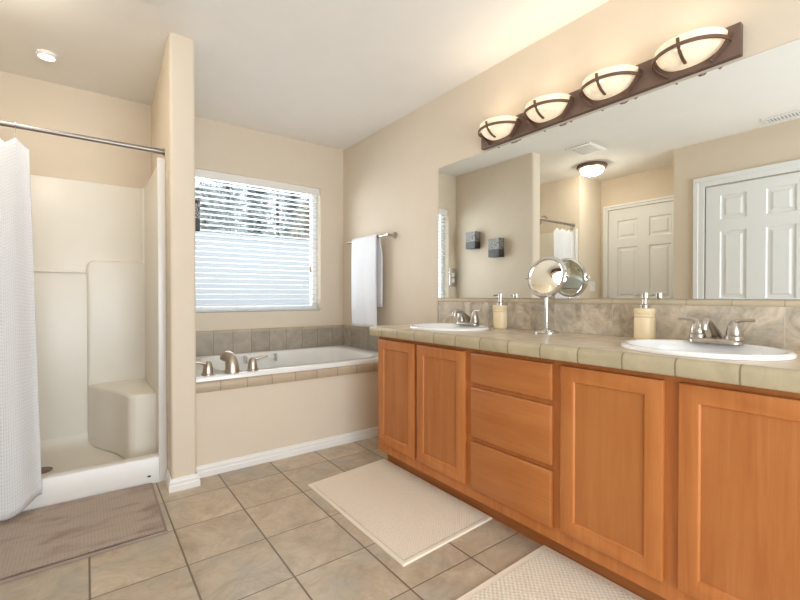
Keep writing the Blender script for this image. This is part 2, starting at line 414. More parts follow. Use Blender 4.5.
# tub apron
wall('wall_tub', 'beige painted apron below the tub edge', (-1.505, 0.0, -0.955, -0.885, 0, 0.487))
def bb_profile(n):  # depth outward, height
    return [(0, 0), (0.014, 0), (0.014, 0.030), (0.011, 0.036), (0.011, 0.050), (0.008, 0.056), (0.006, 0.066), (0, 0.068)]
bm = bmesh.new(); prism(bm, [(-0.955 - d, z) for d, z in bb_profile(0)], 0, -1.505, -0.0)
struct(make('baseboard_tub', bm, 'white'), 'white moulded baseboard along the tub apron')
bm = bmesh.new(); R = []
for d, z in bb_profile(0):
    R.append([(-1.625 - d, -0.90, z), (-1.630 - d, -1.06 - d, z), (-1.505 + d, -1.06 - d, z), (-1.505 + d, -0.957, z)])
V = [[bm.verts.new(p) for p in r_] for r_ in R]
for A, B in zip(V[:-1], V[1:]):
    for i in range(3): bm.faces.new((A[i], A[i + 1], B[i + 1], B[i]))
for i in (0, 3): bm.faces.new([v[i] for v in V])
struct(make('baseboard_partition', bm, 'white'), 'white moulded baseboard wrapping the stub wall end')

# ---- window
wt = bpy.data.objects.new('window_1', None); COL.objects.link(wt); wt.location = ((WX0 + WX1) / 2, 0.1, WZ0); struct(wt, 'white framed window over the bathtub')
bm = bmesh.new(); fw = 0.045
for b_ in ((WX0, WX1, 0.085, 0.13, WZ0, WZ0 + fw), (WX0, WX1, 0.085, 0.13, WZ1 - fw, WZ1), (WX0, WX0 + fw, 0.085, 0.13, WZ0 + fw, WZ1 - fw), (WX1 - fw, WX1, 0.085, 0.13, WZ0 + fw, WZ1 - fw)):
    box(bm, *b_)
make('window_frame', bm, 'vinyl', wt)
make('window_glass', BX(WX0 + fw, WX1 - fw, 0.105, 0.109, WZ0 + fw, WZ1 - fw), 'pane', wt)
# ---- blind
bl = thing('window_blind', 'white horizontal slat blind hanging in the window over the tub', 'blind', (-0.81, 0.04, WZ0))
make('valance', BX(WX0 + 0.006, WX1 - 0.006, 0.004, 0.022, WZ1 - 0.066, WZ1 - 0.004, bev=0.004), 'white', bl)
bm = bmesh.new(); z = WZ1 - 0.085; k = 0
tilt = -math.radians(4)
while z > WZ0 + 0.035:
    cy, hw = 0.046, 0.024
    y0, y1 = cy - hw * math.cos(tilt), cy + hw * math.cos(tilt); dz = hw * math.sin(tilt)
    x0, x1 = WX0 + 0.008, WX1 - 0.010
    P = [(x0, y0, z - dz), (x1, y0, z - dz), (x1, cy, z + 0.0018), (x0, cy, z + 0.0018), (x1, y1, z + dz), (x0, y1, z + dz)]
    th = Vector((0, 0, -0.0024))
    a_ = [bm.verts.new(p) for p in P]; b_ = [bm.verts.new(Vector(p) + th) for p in P]
    for q in ((0, 1, 2, 3), (3, 2, 4, 5)):
        bm.faces.new([a_[i] for i in q]); bm.faces.new([b_[i] for i in reversed(q)])
    for i, j in ((0, 1), (1, 2), (2, 4), (4, 5), (5, 3), (3, 0)): bm.faces.new((a_[i], b_[i], b_[j], a_[j]))
    z -= 0.0425; k += 1
make('slats', bm, 'slat', bl)
make('bottom_rail', BX(WX0 + 0.008, WX1 - 0.010, 0.022, 0.070, WZ0 + 0.004, WZ0 + 0.022, bev=0.003), 'slat', bl)
for xx in (-1.255, -0.985, -0.69, -0.40):
    bm = bmesh.new()
    for yy in (0.021, 0.071): tube(bm, [(xx, yy, WZ1 - 0.07), (xx, yy, WZ0 + 0.01)], 0.0011, 6)
    make('ladder_cord', bm, 'cord', bl)
bm = bmesh.new(); tube(bm, [(-0.335, 0.012, WZ1 - 0.05), (-0.335, 0.012, 1.31)], 0.0012, 6)
pc = make('pull_cord', bm, 'cord', bl)
bm = bmesh.new(); lathe(bm, [(0.003, 1.315), (0.008, 1.300), (0.011, 1.270), (0.008, 1.262)], (-0.335, 0.012, 0), seg=12)
make('tassel', bm, 'tassel', pc, True)

# ---- outside
bm = bmesh.new(); box(bm, -12, 12, 0.3, 16, -0.35, -0.25); struct(make('ground', bm, 'ground'), 'garden ground outside the window')
fn = thing('garden_fence', 'white privacy fence outside the window, below the trees', 'fence', (0, 2.5, -0.25))
bm = bmesh.new()
for i in range(-12, 14): box(bm, i * 0.31 + 0.0008, i * 0.31 + 0.3092, 2.50, 2.53, -0.20, 1.86)
make('boards', bm, 'fence', fn)
bm = bmesh.new(); box(bm, -3.8, 4.4, 2.48, 2.55, 1.85, 1.90); make('top_rail', bm, 'fence', fn)
def tree(x, y, h, wd, lf, label, n=1500, cone=True):
    t = thing('garden_tree', label, 'tree', (x, y, -0.25), None)
    bm = bmesh.new(); tube(bm, [(x, y, -0.25), (x + 0.03, y, h * 0.45), (x, y, h * 0.85)], [0.10, 0.07, 0.02], 8); make('trunk', bm, 'trunk', t, True)
    bm = bmesh.new(); rnd = random.Random(int(x * 100 + y * 7))
    for i in range(n):
        f = rnd.random() ** 0.8; zz = 0.3 + f * (h - 0.3)
        rr = wd * ((1 - f) * 0.95 + 0.05 if cone else math.sqrt(max(0.02, 1 - (2 * f - 1) ** 2)))
        a = rnd.random() * 2 * PI; q = math.sqrt(rnd.random()) * rr * (0.75 + 0.4 * math.sin(a * 5 + zz * 4))
        c = Vector((x + q * math.cos(a), y + q * math.sin(a), zz))
        d = Vector((rnd.uniform(-1, 1), rnd.uniform(-1, 1), rnd.uniform(-0.6, 0.4))).normalized(); e = d.orthogonal().normalized()
        L = rnd.uniform(0.035, 0.085); W_ = L * 0.5
        vs = [bm.verts.new(c + v) for v in (-d * L, e * W_, d * L, -e * W_)]
        bm.faces.new(vs)
    make('foliage', bm, lf, t)
tree(0.90, 5.3, 4.4, 0.75, 'leaf3', 'blue green spruce beyond the fence, in the right half of the window', 3800)
tree(-0.28, 4.6, 3.0, 0.66, 'leaf', 'grey green shrub beyond the fence at the left of the window', 3600, False)
tree(1.85, 4.7, 3.1, 0.60, 'leaf2', 'yellowish tree beyond the fence near the right edge of the window', 2600, False)
tree(1.15, 8.6, 6.8, 1.6, 'leaf3', 'tall conifer standing farthest behind the fence', 7000)
tree(2.35, 6.9, 4.6, 0.85, 'leaf3', 'slim blue green conifer between the spruce and the yellowish tree, farther back', 5200)
tree(3.90, 12.2, 7.6, 1.4, 'leaf', 'large round tree farther back, showing between the two conifers', 6500, False)

# ---- doors seen in the mirror
def six_panel(name, label, X, y0, y1, ztop, cw, gap, knob_at):
    d = bpy.data.objects.new(name, None); COL.objects.link(d); d.location = (X, (y0 + y1) / 2, 0); struct(d, label)
    bm = bmesh.new(); xf = X + 0.0145
    wdt = y1 - y0; st = 0.105; ms = 0.125; pw = (wdt - 2 * st - ms) / 2
    ys = [y0, y0 + st, y0 + st + pw, y0 + st + pw + ms, y1 - st, y1]
    zs = [0.008, 0.22, 0.80, 1.045 - 0.02, 1.615, 1.715, 1.93, ztop]
    for i in range(5):
        for j in range(7):
            a0, a1, c0, c1 = ys[i], ys[i + 1], zs[j], zs[j + 1]
            if i in (1, 3) and j in (1, 3, 5):
                L = []
                for ins, dep in ((0, 0), (0.010, -0.011), (0.028, -0.011), (0.045, -0.002)):
                    L.append([(xf + dep, a0 + ins, c0 + ins), (xf + dep, a1 - ins, c0 + ins), (xf + dep, a1 - ins, c1 - ins), (xf + dep, a0 + ins, c1 - ins)])
                rings(bm, L, False, True)
            else:
                bm.faces.new([bm.verts.new(p) for p in ((xf, a0, c0), (xf, a1, c0), (xf, a1, c1), (xf, a0, c1))])
    box(bm, X + 0.0005, xf - 0.0125, y0, y1, 0.008, ztop)
    make('panel_leaf', bm, 'door', d)
    bm = bmesh.new()
    def cas(a0, a1, c0, c1):
        box(bm, X + 0.0005, X + 0.022, a0, a1, c0, c1, bev=0.003)
    o = gap
    cas(y1 + o, y1 + o + cw * 0.97, 0, ztop + o); cas(y0 - o - cw * 0.97, y0 - o, 0, ztop + o); cas(y0 - o - cw * 0.97, y1 + o + cw * 0.97, ztop + o, ztop + o + cw * 0.97)
    box(bm, X + 0.001, X + 0.029, y1 + o + cw * 0.55, y1 + o + cw, 0, ztop + o + cw * 0.55, bev=0.004)
    box(bm, X + 0.001, X + 0.029, y0 - o - cw, y0 - o - cw * 0.55, 0, ztop + o + cw * 0.55, bev=0.004)
    box(bm, X + 0.001, X + 0.029, y0 - o - cw, y1 + o + cw, ztop + o + cw * 0.55, ztop + o + cw, bev=0.004)
    make('casing', bm, 'door', d)
    bm = bmesh.new(); yk = y0 + 0.06 if knob_at < 0 else y1 - 0.06
    lathe(bm, [(0.03, X + 0.009), (0.03, X + 0.015), (0.011, X + 0.02), (0.011, X + 0.045), (0.026, X + 0.055), (0.028, X + 0.072), (0.012, X + 0.082)], (0, yk, 0.94), axis='x', seg=18)
    make('door_knob', bm, 'nickel', d, True)
six_panel('door_1', 'cream six panel door reflected at the middle of the mirror', -3.08, -1.785, -1.000, 2.060, 0.055, 0.006, -1)
six_panel('door_2', 'bright white six panel door reflected at the right of the mirror', -2.52, -2.885, -2.172, 2.015, 0.085, 0.012, -1)

# ============================================================ SHOWER
st = thing('shower_stall', 'cream moulded shower stall with corner seat, left of the stub wall', 'shower', (-2.12, -0.45, 0))
FB = 'fiberglass'; YB = -0.045
make('back_panel', BX(SX + 0.005, -1.606, YB, -0.003, 0.03, 1.815, bev=0.008), FB, st, True)
bm = bmesh.new(); box(bm, SX + 0.02, -1.975, YB - 0.022, YB + 0.004, 0.05, 1.212, bev=0.009, seg=3)
box(bm, SX + 0.02, -1.985, YB - 0.034, YB + 0.004, 1.196, 1.216, bev=0.007, seg=3)
make('ledge', bm, FB, st, True)
# seat back with a rounded upper corner
poly = [(-1.640, 0.40), (-1.985, 0.40)]
for k in range(7):
    a = PI - PI / 2 * k / 6; poly.append((-1.985 + 0.05 + 0.05 * math.cos(a), 1.285 - 0.05 + 0.05 * math.sin(a)))
poly.append((-1.640, 1.285))
bm = bmesh.new(); prism(bm, poly, 1, YB - 0.042, YB + 0.004, bev=0.016, seg=4); make('seat_back', bm, FB, st, True)
for nm, xa, xb in (('side_panel', -1.652, -1.633), ('side_panel', SX + 0.002, SX + 0.022)):
    make(nm, BX(xa, xb, -0.875, YB + 0.01, 0.02, 1.815, bev=0.006), FB, st, True)
bm = bmesh.new(); tube(bm, [(-1.650, YB - 0.004, 0.42), (-1.650, YB - 0.004, 1.812)], 0.022, 16); make('corner_cove', bm, FB, st, True)
for xa, xb in ((-1.668, -1.6255), (SX + 0.002, SX + 0.045)):
    make('front_flange', BX(xa, xb, -0.888, -0.862, 0.0, 1.818, bev=0.006, seg=3), 'fiberglass_lit', st, True)
# pan with threshold
bm = bmesh.new()
prof = [(-0.886, 0.0), (-0.884, 0.128), (-0.878, 0.142), (-0.864, 0.147), (-0.822, 0.145), (-0.812, 0.139), (-0.812, 0.0)]
prism(bm, prof, 0, SX + 0.01, -1.640); make('threshold', bm, 'fiberglass_lit', st, True)
bm = bmesh.new()
prof = [(-0.8118, 0.139), (-0.804, 0.128), (-0.797, 0.10), (-0.770, 0.062), (-0.70, 0.050), (-0.45, 0.042), (-0.16, 0.050), (-0.105, 0.066), (-0.075, 0.095), (-0.062, 0.14), (-0.056, 0.17), (-0.02, 0.17), (-0.02, 0.0), (-0.8118, 0.0)]
prism(bm, prof, 0, SX + 0.01, -1.640); make('pan', bm, FB, st, True)
bm = bmesh.new(); lathe(bm, [(0.055, 0.0425), (0.055, 0.047), (0.046, 0.049), (0.001, 0.0475)], (-2.205, -0.43, 0), seg=24)
make('drain', bm, 'bronze', st, True)
# corner seat
poly = [(-1.645, -0.050), (-1.978, -0.050), (-1.982, -0.095)]
poly += [(p.x, p.y) for p in smoothpath([(-1.982, -0.095, 0), (-1.935, -0.215, 0), (-1.875, -0.330, 0), (-1.835, -0.430, 0), (-1.808, -0.530, 0), (-1.790, -0.600, 0), (-1.755, -0.635, 0)], 4)][1:]
poly += [(-1.645, -0.640)]
bm = bmesh.new(); prism(bm, poly, 2, 0.042, 0.455, bev=0.022, seg=4); make('seat', bm, FB, st, True)
bm = bmesh.new(); lathe(bm, [(0.009, -0.890), (0.009, -0.885)], (-1.715, 0, 0.045), axis='y', seg=14, sx=1.0, sy=0.5); make('scuff', bm, 'dark', st)
# rod
RY, RZ = -0.83, 1.870
rod = thing('shower_rod', 'brushed metal curtain rod across the shower opening', 'curtain rod', (-2.11, RY, RZ))
bm = bmesh.new(); tube(bm, [(SX, RY, RZ), (-1.64, RY, RZ)], 0.0125, 16); make('rod', bm, 'rodmetal', rod, True)
for xa, d in ((-1.6215, -1), (SX, 1)):
    bm = bmesh.new(); lathe(bm, [(0.018, xa), (0.018, xa + d * 0.012), (0.0155, xa + d * 0.014), (0.0155, xa + d * 0.055)], (0, RY, RZ), axis='x', seg=18)
    make('end_cap', bm, 'rodmetal', rod, True)
hooks = [-2.262, -2.335, -2.41, -2.475, -2.53, -2.575]
for i, hx in enumerate(hooks):
    bm = bmesh.new(); P = []
    for k in range(13):
        a = -PI / 2 + 2 * PI * 0.86 * k / 12
        P.append((hx + 0.002 * k / 12, RY + 0.0165 * math.sin(a + PI / 2), RZ + 0.0165 * math.cos(a + PI / 2)))
    P = P[::-1]
    P += [(hx, RY - 0.004, RZ - 0.028), (hx, RY, RZ - 0.045), (hx, RY, RZ - 0.060)]
    tube(bm, P, 0.0016, 6)
    o = make('curtain_hook', bm, 'chrome', None, True, origin=(hx, RY, RZ))
    if i == 0: tag(o, 'chrome hook nearest the free edge of the white shower curtain', 'hook', 'hooks on the shower rod')
    else: tag(o, 'chrome hook farther left along the shower rod, past the curtain edge hook', 'hook', 'hooks on the shower rod')
# curtain
bm = bmesh.new(); uvl = bm.loops.layers.uv.new('UVMap')
NS, NZ = 120, 48; grid = []
def curtain_pt(s, t):     # s 0 right edge..1 left edge, t 0 top..1 bottom
    xr = -2.212 + 0.045 * t; xl = -2.575 - 0.005 * t
    ph = (1.45 * s + 1.0 * s ** 2.2) * 2 * PI
    A = 0.016 + 0.028 * t
    cy = RY - 0.004 - 0.135 * t ** 1.2
    x = xr + (xl - xr) * s + 0.010 * t * math.sin(ph * 1.0)
    y = cy + A * math.cos(ph) + 0.006 * t * math.sin(ph * 2.3 + 1)
    hk = min(abs(x - h) for h in hooks)
    zt = RZ - 0.058 - min(0.045, hk * 0.95)
    zb = 0.085 - 0.05 * (0.5 - 0.5 * math.cos(ph))
    return Vector((x, y, zt + (zb - zt) * t))
arc = [0.0]
for i in range(1, NS + 1): arc.append(arc[-1] + 0.0065)
for j in range(NZ + 1): grid.append([bm.verts.new(curtain_pt(i / NS, j / NZ)) for i in range(NS + 1)])
for j in range(NZ):
    for i in range(NS):
        f = bm.faces.new((grid[j][i], grid[j][i + 1], grid[j + 1][i + 1], grid[j + 1][i]))
        for lp, (a, b_) in zip(f.loops, ((i, j), (i + 1, j), (i + 1, j + 1), (i, j + 1))): lp[uvl].uv = (arc[a], b_ * 1.75 / NZ)
cur = make('shower_curtain', bm, 'curtain', None, 'all', origin=(-2.4, -0.9, 0.03))
sm = cur.modifiers.new('solid', 'SOLIDIFY'); sm.thickness = 0.003
tag(cur, 'white waffle weave shower curtain gathered at the left of the stall', 'curtain')
# shower head and valve, seen only in the mirror
sh = thing('shower_spray', 'small nickel shower head seen in the mirror above the rod', 'shower head', (SX, -0.47, 1.98))
bm = bmesh.new(); tube(bm, smoothpath([(SX + 0.002, -0.47, 2.00), (SX + 0.07, -0.47, 2.02), (SX + 0.13, -0.47, 1.98)], 5), 0.010, 10); make('arm', bm, 'nickel', sh, True)
bm = bmesh.new(); lathe(bm, [(0.012, 0.0), (0.016, -0.02), (0.036, -0.05), (0.036, -0.06)], (0, 0, 0), seg=18)
bmesh.ops.rotate(bm, verts=bm.verts, cent=(0, 0, 0), matrix=Matrix.Rotation(math.radians(-40), 3, 'Y')); bmesh.ops.translate(bm, verts=bm.verts, vec=(SX + 0.13, -0.47, 1.98)); make('spray_face', bm, 'nickel', sh, True)

# ============================================================ BATHTUB
tb = thing('bathtub', 'white drop-in bathtub set in a tiled ledge under the window', 'bathtub', (-0.76, -0.49, 0.55))
x0, x1, y0, y1 = -1.5045, -0.013, -0.957, -0.013
Rr = [rrect(x0 + .03, x1 - .03, y0 + .03, y1 - .03, 0.02, 0.548), rrect(x0, x1, y0, y1, 0.025, 0.549), rrect(x0, x1, y0, y1, 0.025, 0.566),
      rrect(x0 + .004, x1 - .004, y0 + .004, y1 - .004, 0.025, 0.574), rrect(x0 + .012, x1 - .012, y0 + .012, y1 - .012, 0.03, 0.577),
      rrect(-1.33, -0.135, -0.872, -0.085, 0.17, 0.577), rrect(-1.318, -0.147, -0.860, -0.097, 0.165, 0.571), rrect(-1.310, -0.155, -0.852, -0.105, 0.16, 0.556),
      rrect(-1.29, -0.19, -0.835, -0.125, 0.16, 0.42), rrect(-1.26, -0.25, -0.81, -0.15, 0.16, 0.27), rrect(-1.20, -0.32, -0.76, -0.20, 0.15, 0.20), rrect(-1.10, -0.42, -0.68, -0.28, 0.12, 0.185)]
bm = bmesh.new(); rings(bm, Rr, False, True); make('shell', bm, 'acrylic', tb, True)
gb = thing('tub_grab_handle', 'small white and chrome grab handle on the far inner tub wall', 'handle', (-0.84, -0.12, 0.535))
bm = bmesh.new(); box(bm, -0.965, -0.735, -0.155, -0.138, 0.525, 0.548, bev=0.006); make('bar', bm, 'acrylic', gb, True)
for xx in (-0.965, -0.720):
    make('bracket', BX(xx - 0.008, xx + 0.008, -0.157, -0.100, 0.505, 0.565, bev=0.003), 'chrome', gb)
# tiled ledge
lt = thing('tub_tile_edge', 'tan bullnose tile edging along the front of the bathtub', 'tile trim', (-0.76, -0.96, 0.487))
bm = bmesh.new()
prism(bm, [(-0.888, 0.4872), (-0.9635, 0.4872), (-0.967, 0.492), (-0.967, 0.532), (-0.963, 0.542), (-0.955, 0.5475), (-0.888, 0.5475)], 0, -1.505, -0.0005)
make('edge_tiles', bm, 'tubedge', lt, True)
bs = thing('tub_backsplash', 'grey brown slate tile strip on the walls behind the bathtub', 'tile trim', (-0.76, -0.01, 0.55))
make('back_tiles', BX(-1.505, -0.0105, -0.0105, -0.0003, 0.55, 0.745), 'tubtile', bs)
make('side_tiles', BX(-0.0105, -0.0003, -0.965, -0.0003, 0.55, 0.745), 'tubtile_side', bs)
bm = bmesh.new(); prism(bm, [(-0.0003, 0.745), (-0.013, 0.745), (-0.0145, 0.750), (-0.0145, 0.760), (-0.009, 0.769), (-0.0003, 0.770)], 0, -1.505, -0.0145); make('cap_tiles', bm, 'tubcap', bs, True)
bm = bmesh.new(); prism(bm, [(-0.0003, 0.745), (-0.013, 0.745), (-0.0145, 0.750), (-0.0145, 0.760), (-0.009, 0.769), (-0.0003, 0.770)], 1, -0.965, -0.0003); make('cap_tiles', bm, 'tubcap_side', bs, True)
# roman tub filler
tf = thing('tub_faucet', 'brushed nickel three piece tub filler on the near tub rim', 'faucet', (-1.28, -0.90, 0.577))
bm = bmesh.new()
tube(bm, smoothpath([(-1.275, -0.905, 0.577), (-1.275, -0.904, 0.605), (-1.277, -0.899, 0.638), (-1.281, -0.885, 0.664), (-1.287, -0.852, 0.677), (-1.293, -0.812, 0.668), (-1.296, -0.797, 0.650)], 5),
     [0.044 - 0.019 * min(1, i / 24) for i in range(31)], 18)
make('spout', bm, 'tubnickel', tf, True)
for hx, sgn in ((-1.412, -1), (-1.150, 1)):
    bm = bmesh.new(); lathe(bm, [(0.036, 0.577), (0.036, 0.583), (0.030, 0.588), (0.026, 0.620), (0.021, 0.645), (0.010, 0.658)], (hx, -0.900, 0), seg=20)
    tube(bm, smoothpath([(hx, -0.90, 0.622), (hx + sgn * 0.012, -0.90, 0.644), (hx + sgn * 0.05, -0.905, 0.655), (hx + sgn * 0.095, -0.905, 0.660)], 5), [0.020, 0.019, 0.018, 0.017, 0.016, 0.014, 0.0125, 0.0115, 0.011, 0.010, 0.0095, 0.009, 0.009, 0.009, 0.009, 0.009], 12)
    make('handle', bm, 'tubnickel', tf, True)

# ============================================================ VANITY
CY0, CY1 = -3.442, -1.400
va = thing('vanity_cabinet', 'long honey maple double vanity cabinet below the tiled counter', 'cabinet', (-0.27, -2.42, 0))
XF = -0.530
bm = bmesh.new()
box(bm, XF + 0.02, -0.003, CY1 - 0.018, CY1, 0.09, 0.800); box(bm, XF + 0.02, -0.003, CY0, CY0 + 0.018, 0.09, 0.800)
box(bm, XF + 0.02, -0.003, CY0 + 0.018, CY1 - 0.018, 0.09, 0.108); box(bm, -0.02, -0.003, CY0 + 0.018, CY1 - 0.018, 0.108, 0.70)
box(bm, -0.455, -0.10, CY1 - 0.012, CY1, 0.0, 0.09); box(bm, -0.455, -0.10, CY0, CY0 + 0.012, 0.0, 0.09)
make('body', bm, 'wood_v', va)
bm = bmesh.new()
ff = [(-1.400, -1.440), (-1.765, -1.812), (-2.148, -2.215), (-2.618, -2.682), (-3.012, -3.082), (-3.412, -3.442)]
for a, b_ in ff: box(bm, XF, XF + 0.02, b_, a, 0.088, 0.802)
for i in range(5):
    a, b_ = ff[i][1], ff[i + 1][0]
    box(bm, XF + 0.0005, XF + 0.02, b_, a, 0.088, 0.150); box(bm, XF + 0.0005, XF + 0.02, b_, a, 0.775, 0.802)
    if i == 2:
        for zz in (0.625, 0.371): box(bm, XF + 0.0005, XF + 0.02, b_, a, zz - 0.02, zz + 0.02)
make('face_frame', bm, 'wood_v', va)
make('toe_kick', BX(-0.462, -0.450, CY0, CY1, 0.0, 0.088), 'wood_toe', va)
XD = -0.551
def vdoor(ya, yb, z0, z1):
    fwd = 0.058; L = []
    for ins, x in ((0, XF - 0.0005), (0, XD + 0.005), (0.0015, XD + 0.0015), (0.005, XD), (fwd - 0.007, XD), (fwd - 0.003, XD + 0.003), (fwd, XD + 0.009), (fwd, XF - 0.0005)):
        L.append([(x, ya + ins, z0 + ins), (x, yb - ins, z0 + ins), (x, yb - ins, z1 - ins), (x, ya + ins, z1 - ins)])
    bm = bmesh.new(); rings(bm, L, closed=True)
    d = make('door', bm, 'wood_v', va, True)
    make('door_panel', BX(XD + 0.008, XD + 0.013, ya + fwd - 0.003, yb - fwd + 0.003, z0 + fwd - 0.003, z1 - fwd + 0.003), 'wood_panel', d)
for ya, yb in ((-1.777, -1.424), (-2.161, -1.800), (-3.024, -2.669), (-3.424, -3.068)): vdoor(ya, yb, 0.147, 0.781)
for z0, z1 in ((0.640, 0.781), (0.386, 0.618), (0.142, 0.364)):
    L = []
    for ins, x in ((0, XF - 0.0005), (0, XD + 0.006), (0.003, XD + 0.0025), (0.010, XD), ):
        L.append([(x, -2.630 + ins, z0 + ins), (x, -2.201 - ins, z0 + ins), (x, -2.201 - ins, z1 - ins), (x, -2.630 + ins, z1 - ins)])
    bm = bmesh.new(); rings(bm, L); make('drawer', bm, 'wood_h', va, True)
# countertop with two oval cut-outs
CT = 0.857; CYa, CYb = -3.462, -1.372
SINKS = [(-0.305, -1.790), (-0.305, -3.042)]; SA, SB = 0.214, 0.246
ct = thing('countertop', 'beige tiled vanity countertop with a rounded olive tile edge', 'countertop', (-0.29, -2.42, 0.80))
bm = bmesh.new(); ed = []
def loop(P):
    vs = [bm.verts.new(p) for p in P]
    for i in range(len(vs)): ed.append(bm.edges.new((vs[i], vs[(i + 1) % len(vs)])))
    return vs
loop([(-0.548, CYa, CT), (-0.0005, CYa, CT), (-0.0005, CYb, CT), (-0.548, CYb, CT)])
ov = [loop([(cx + SA * 0.93 * math.cos(2 * PI * k / 48), cy + SB * 0.93 * math.sin(2 * PI * k / 48), CT) for k in range(48)]) for cx, cy in SINKS]
bmesh.ops.triangle_fill(bm, use_beauty=True, use_dissolve=False, edges=ed)
for vs in ov:
    lo = [bm.verts.new(v.co + Vector((0, 0, -0.03))) for v in vs]
    for i in range(48): bm.faces.new((vs[i], vs[(i + 1) % 48], lo[(i + 1) % 48], lo[i]))
make('top_tiles', bm, 'counter', ct)
ep = [(-0.546, CT), (-0.562, CT + 0.001), (-0.571, CT - 0.002), (-0.578, CT - 0.010), (-0.580, CT - 0.020), (-0.579, 0.812), (-0.575, 0.804), (-0.570, 0.802), (-0.546, 0.802)]
bm = bmesh.new(); prism(bm, ep, 1, CYa, CYb); make('edge_tiles', bm, 'edge', ct, True)
make('side_edge', BX(-0.548, -0.0005, CYb - 0.02, CYb + 0.004, 0.803, CT + 0.0004, bev=0.004), 'edge', ct, True)
bk = thing('backsplash', 'grey slate backsplash strip with beige cap below the big mirror', 'backsplash', (-0.01, -2.42, CT))
make('tiles', BX(-0.0115, -0.0003, CYa, CYb - 0.006, CT + 0.0005, 1.006), 'splash', bk)
bm = bmesh.new(); prism(bm, [(-0.0003, 1.006), (-0.013, 1.006), (-0.0155, 1.011), (-0.0155, 1.020), (-0.010, 1.0285), (-0.0003, 1.0295)], 1, CYa, CYb); make('cap_tiles', bm, 'cap', bk, True)
make('end_tiles', BX(-0.014, -0.0003, CYb - 0.006, CYb + 0.006, CT + 0.0005, 1.0295, bev=0.003), 'cap', bk, True)
# sinks
for (cx, cy), lab in zip(SINKS, ('white oval sink set in the far end of the counter, nearest the tub', 'white oval sink set in the near right end of the counter')):
    sk = thing('sink', lab, 'sink', (cx, cy, CT), 'oval sinks in the counter')
    prof = [(0.90, -0.002), (0.995, 0.001), (1.0, 0.006), (0.99, 0.012), (0.965, 0.016), (0.93, 0.0165), (0.90, 0.013), (0.872, 0.004), (0.855, -0.012), (0.82, -0.05), (0.72, -0.10), (0.5, -0.135), (0.25, -0.145), (0.11, -0.147)]
    bm = bmesh.new(); lathe(bm, [(r_, CT + z_) for r_, z_ in prof], (cx, cy, 0), seg=64, sx=SA, sy=SB, cap0=False); make('basin', bm, 'porcelain', sk, True)
    bm = bmesh.new(); lathe(bm, [(0.022, CT - 0.1475), (0.022, CT - 0.143), (0.015, CT - 0.142), (0.001, CT - 0.1435)], (cx, cy, 0), seg=20); make('drain', bm, 'nickel', sk, True)
    # back deck of the sink where the faucet stands
# faucets
def faucet(y, lab):
    X = -0.135; z0 = CT + 0.0155
    f = thing('sink_faucet', lab, 'faucet', (X, y, z0), 'nickel faucets at the sinks')
    bm = bmesh.new(); R = []
    for ins, zz in ((0.0, z0), (0.0, z0 + 0.008), (0.004, z0 + 0.014), (0.010, z0 + 0.017)):
        R.append(rrect(X - 0.032 + ins, X + 0.030 - ins, y - 0.082 + ins, y + 0.082 - ins, 0.028 - ins * 0.6, zz, 6))
    rings(bm, R); make('base_plate', bm, 'nickel', f, True)
    bm = bmesh.new(); zb = z0 + 0.016
    pts = smoothpath([(X + 0.022, y, zb - 0.002), (X + 0.012, y, zb + 0.016), (X - 0.028, y, zb + 0.042), (X - 0.070, y, zb + 0.064), (X - 0.100, y, zb + 0.066), (X - 0.112, y, zb + 0.055), (X - 0.114, y, zb + 0.038)], 5)
    n = len(pts); tube(bm, pts, [0.021 - 0.009 * min(1, i / (n * 0.30)) + 0.003 * max(0, (i - n * 0.6) / (n * 0.4)) for i in range(n)], 16)
    make('spout', bm, 'nickel', f, True)
    for sg in (-1, 1):
        yh = y + sg * 0.056
        bm = bmesh.new(); lathe(bm, [(0.027, zb - 0.001), (0.027, zb + 0.012), (0.023, zb + 0.015), (0.024, zb + 0.022), (0.020, zb + 0.045), (0.012, zb + 0.062), (0.006, zb + 0.070)], (X, yh, 0), seg=20)
        tube(bm, smoothpath([(X, yh, zb + 0.048), (X - 0.002, yh + sg * 0.007, zb + 0.064), (X - 0.006, yh + sg * 0.024, zb + 0.070), (X - 0.012, yh + sg * 0.060, zb + 0.071)], 5), [0.011, 0.011, 0.0105, 0.010, 0.0095, 0.009, 0.0085, 0.008, 0.0075, 0.007, 0.0066, 0.0063, 0.006, 0.006, 0.0062, 0.0064], 10)
        make('handle', bm, 'nickel', f, True)
faucet(-1.780, 'nickel two handle faucet behind the far sink, nearest the tub')
faucet(-3.036, 'nickel two handle faucet behind the near right sink')
# soap dispensers
def soap(x, y, lab):
    d = thing('soap_dispenser', lab, 'soap dispenser', (x, y, CT), 'cream soap dispensers')
    bm = bmesh.new(); z = CT + 0.0008
    lathe(bm, [(0.036, z), (0.039, z + 0.004), (0.0405, z + 0.012), (0.0405, z + 0.090), (0.0378, z + 0.096), (0.0405, z + 0.102), (0.0378, z + 0.108), (0.0410, z + 0.114), (0.0410, z + 0.129), (0.037, z + 0.134), (0.016, z + 0.135)], (x, y, 0), seg=32)
    make('bottle', bm, 'cream', d, True)
    bm = bmesh.new(); lathe(bm, [(0.017, z + 0.134), (0.017, z + 0.149), (0.010, z + 0.153), (0.0085, z + 0.174), (0.0125, z + 0.177), (0.0125, z + 0.200), (0.009, z + 0.203)], (x, y, 0), seg=18)
    tube(bm, [(x, y, z + 0.192), (x - 0.006, y + 0.022, z + 0.193), (x - 0.010, y + 0.040, z + 0.188)], [0.005, 0.0045, 0.004], 8)
    make('pump', bm, 'nickel', d, True)
soap(-0.075, -1.980, 'cream soap dispenser beside the far sink')
soap(-0.075, -2.765, 'cream soap dispenser beside the near right sink')
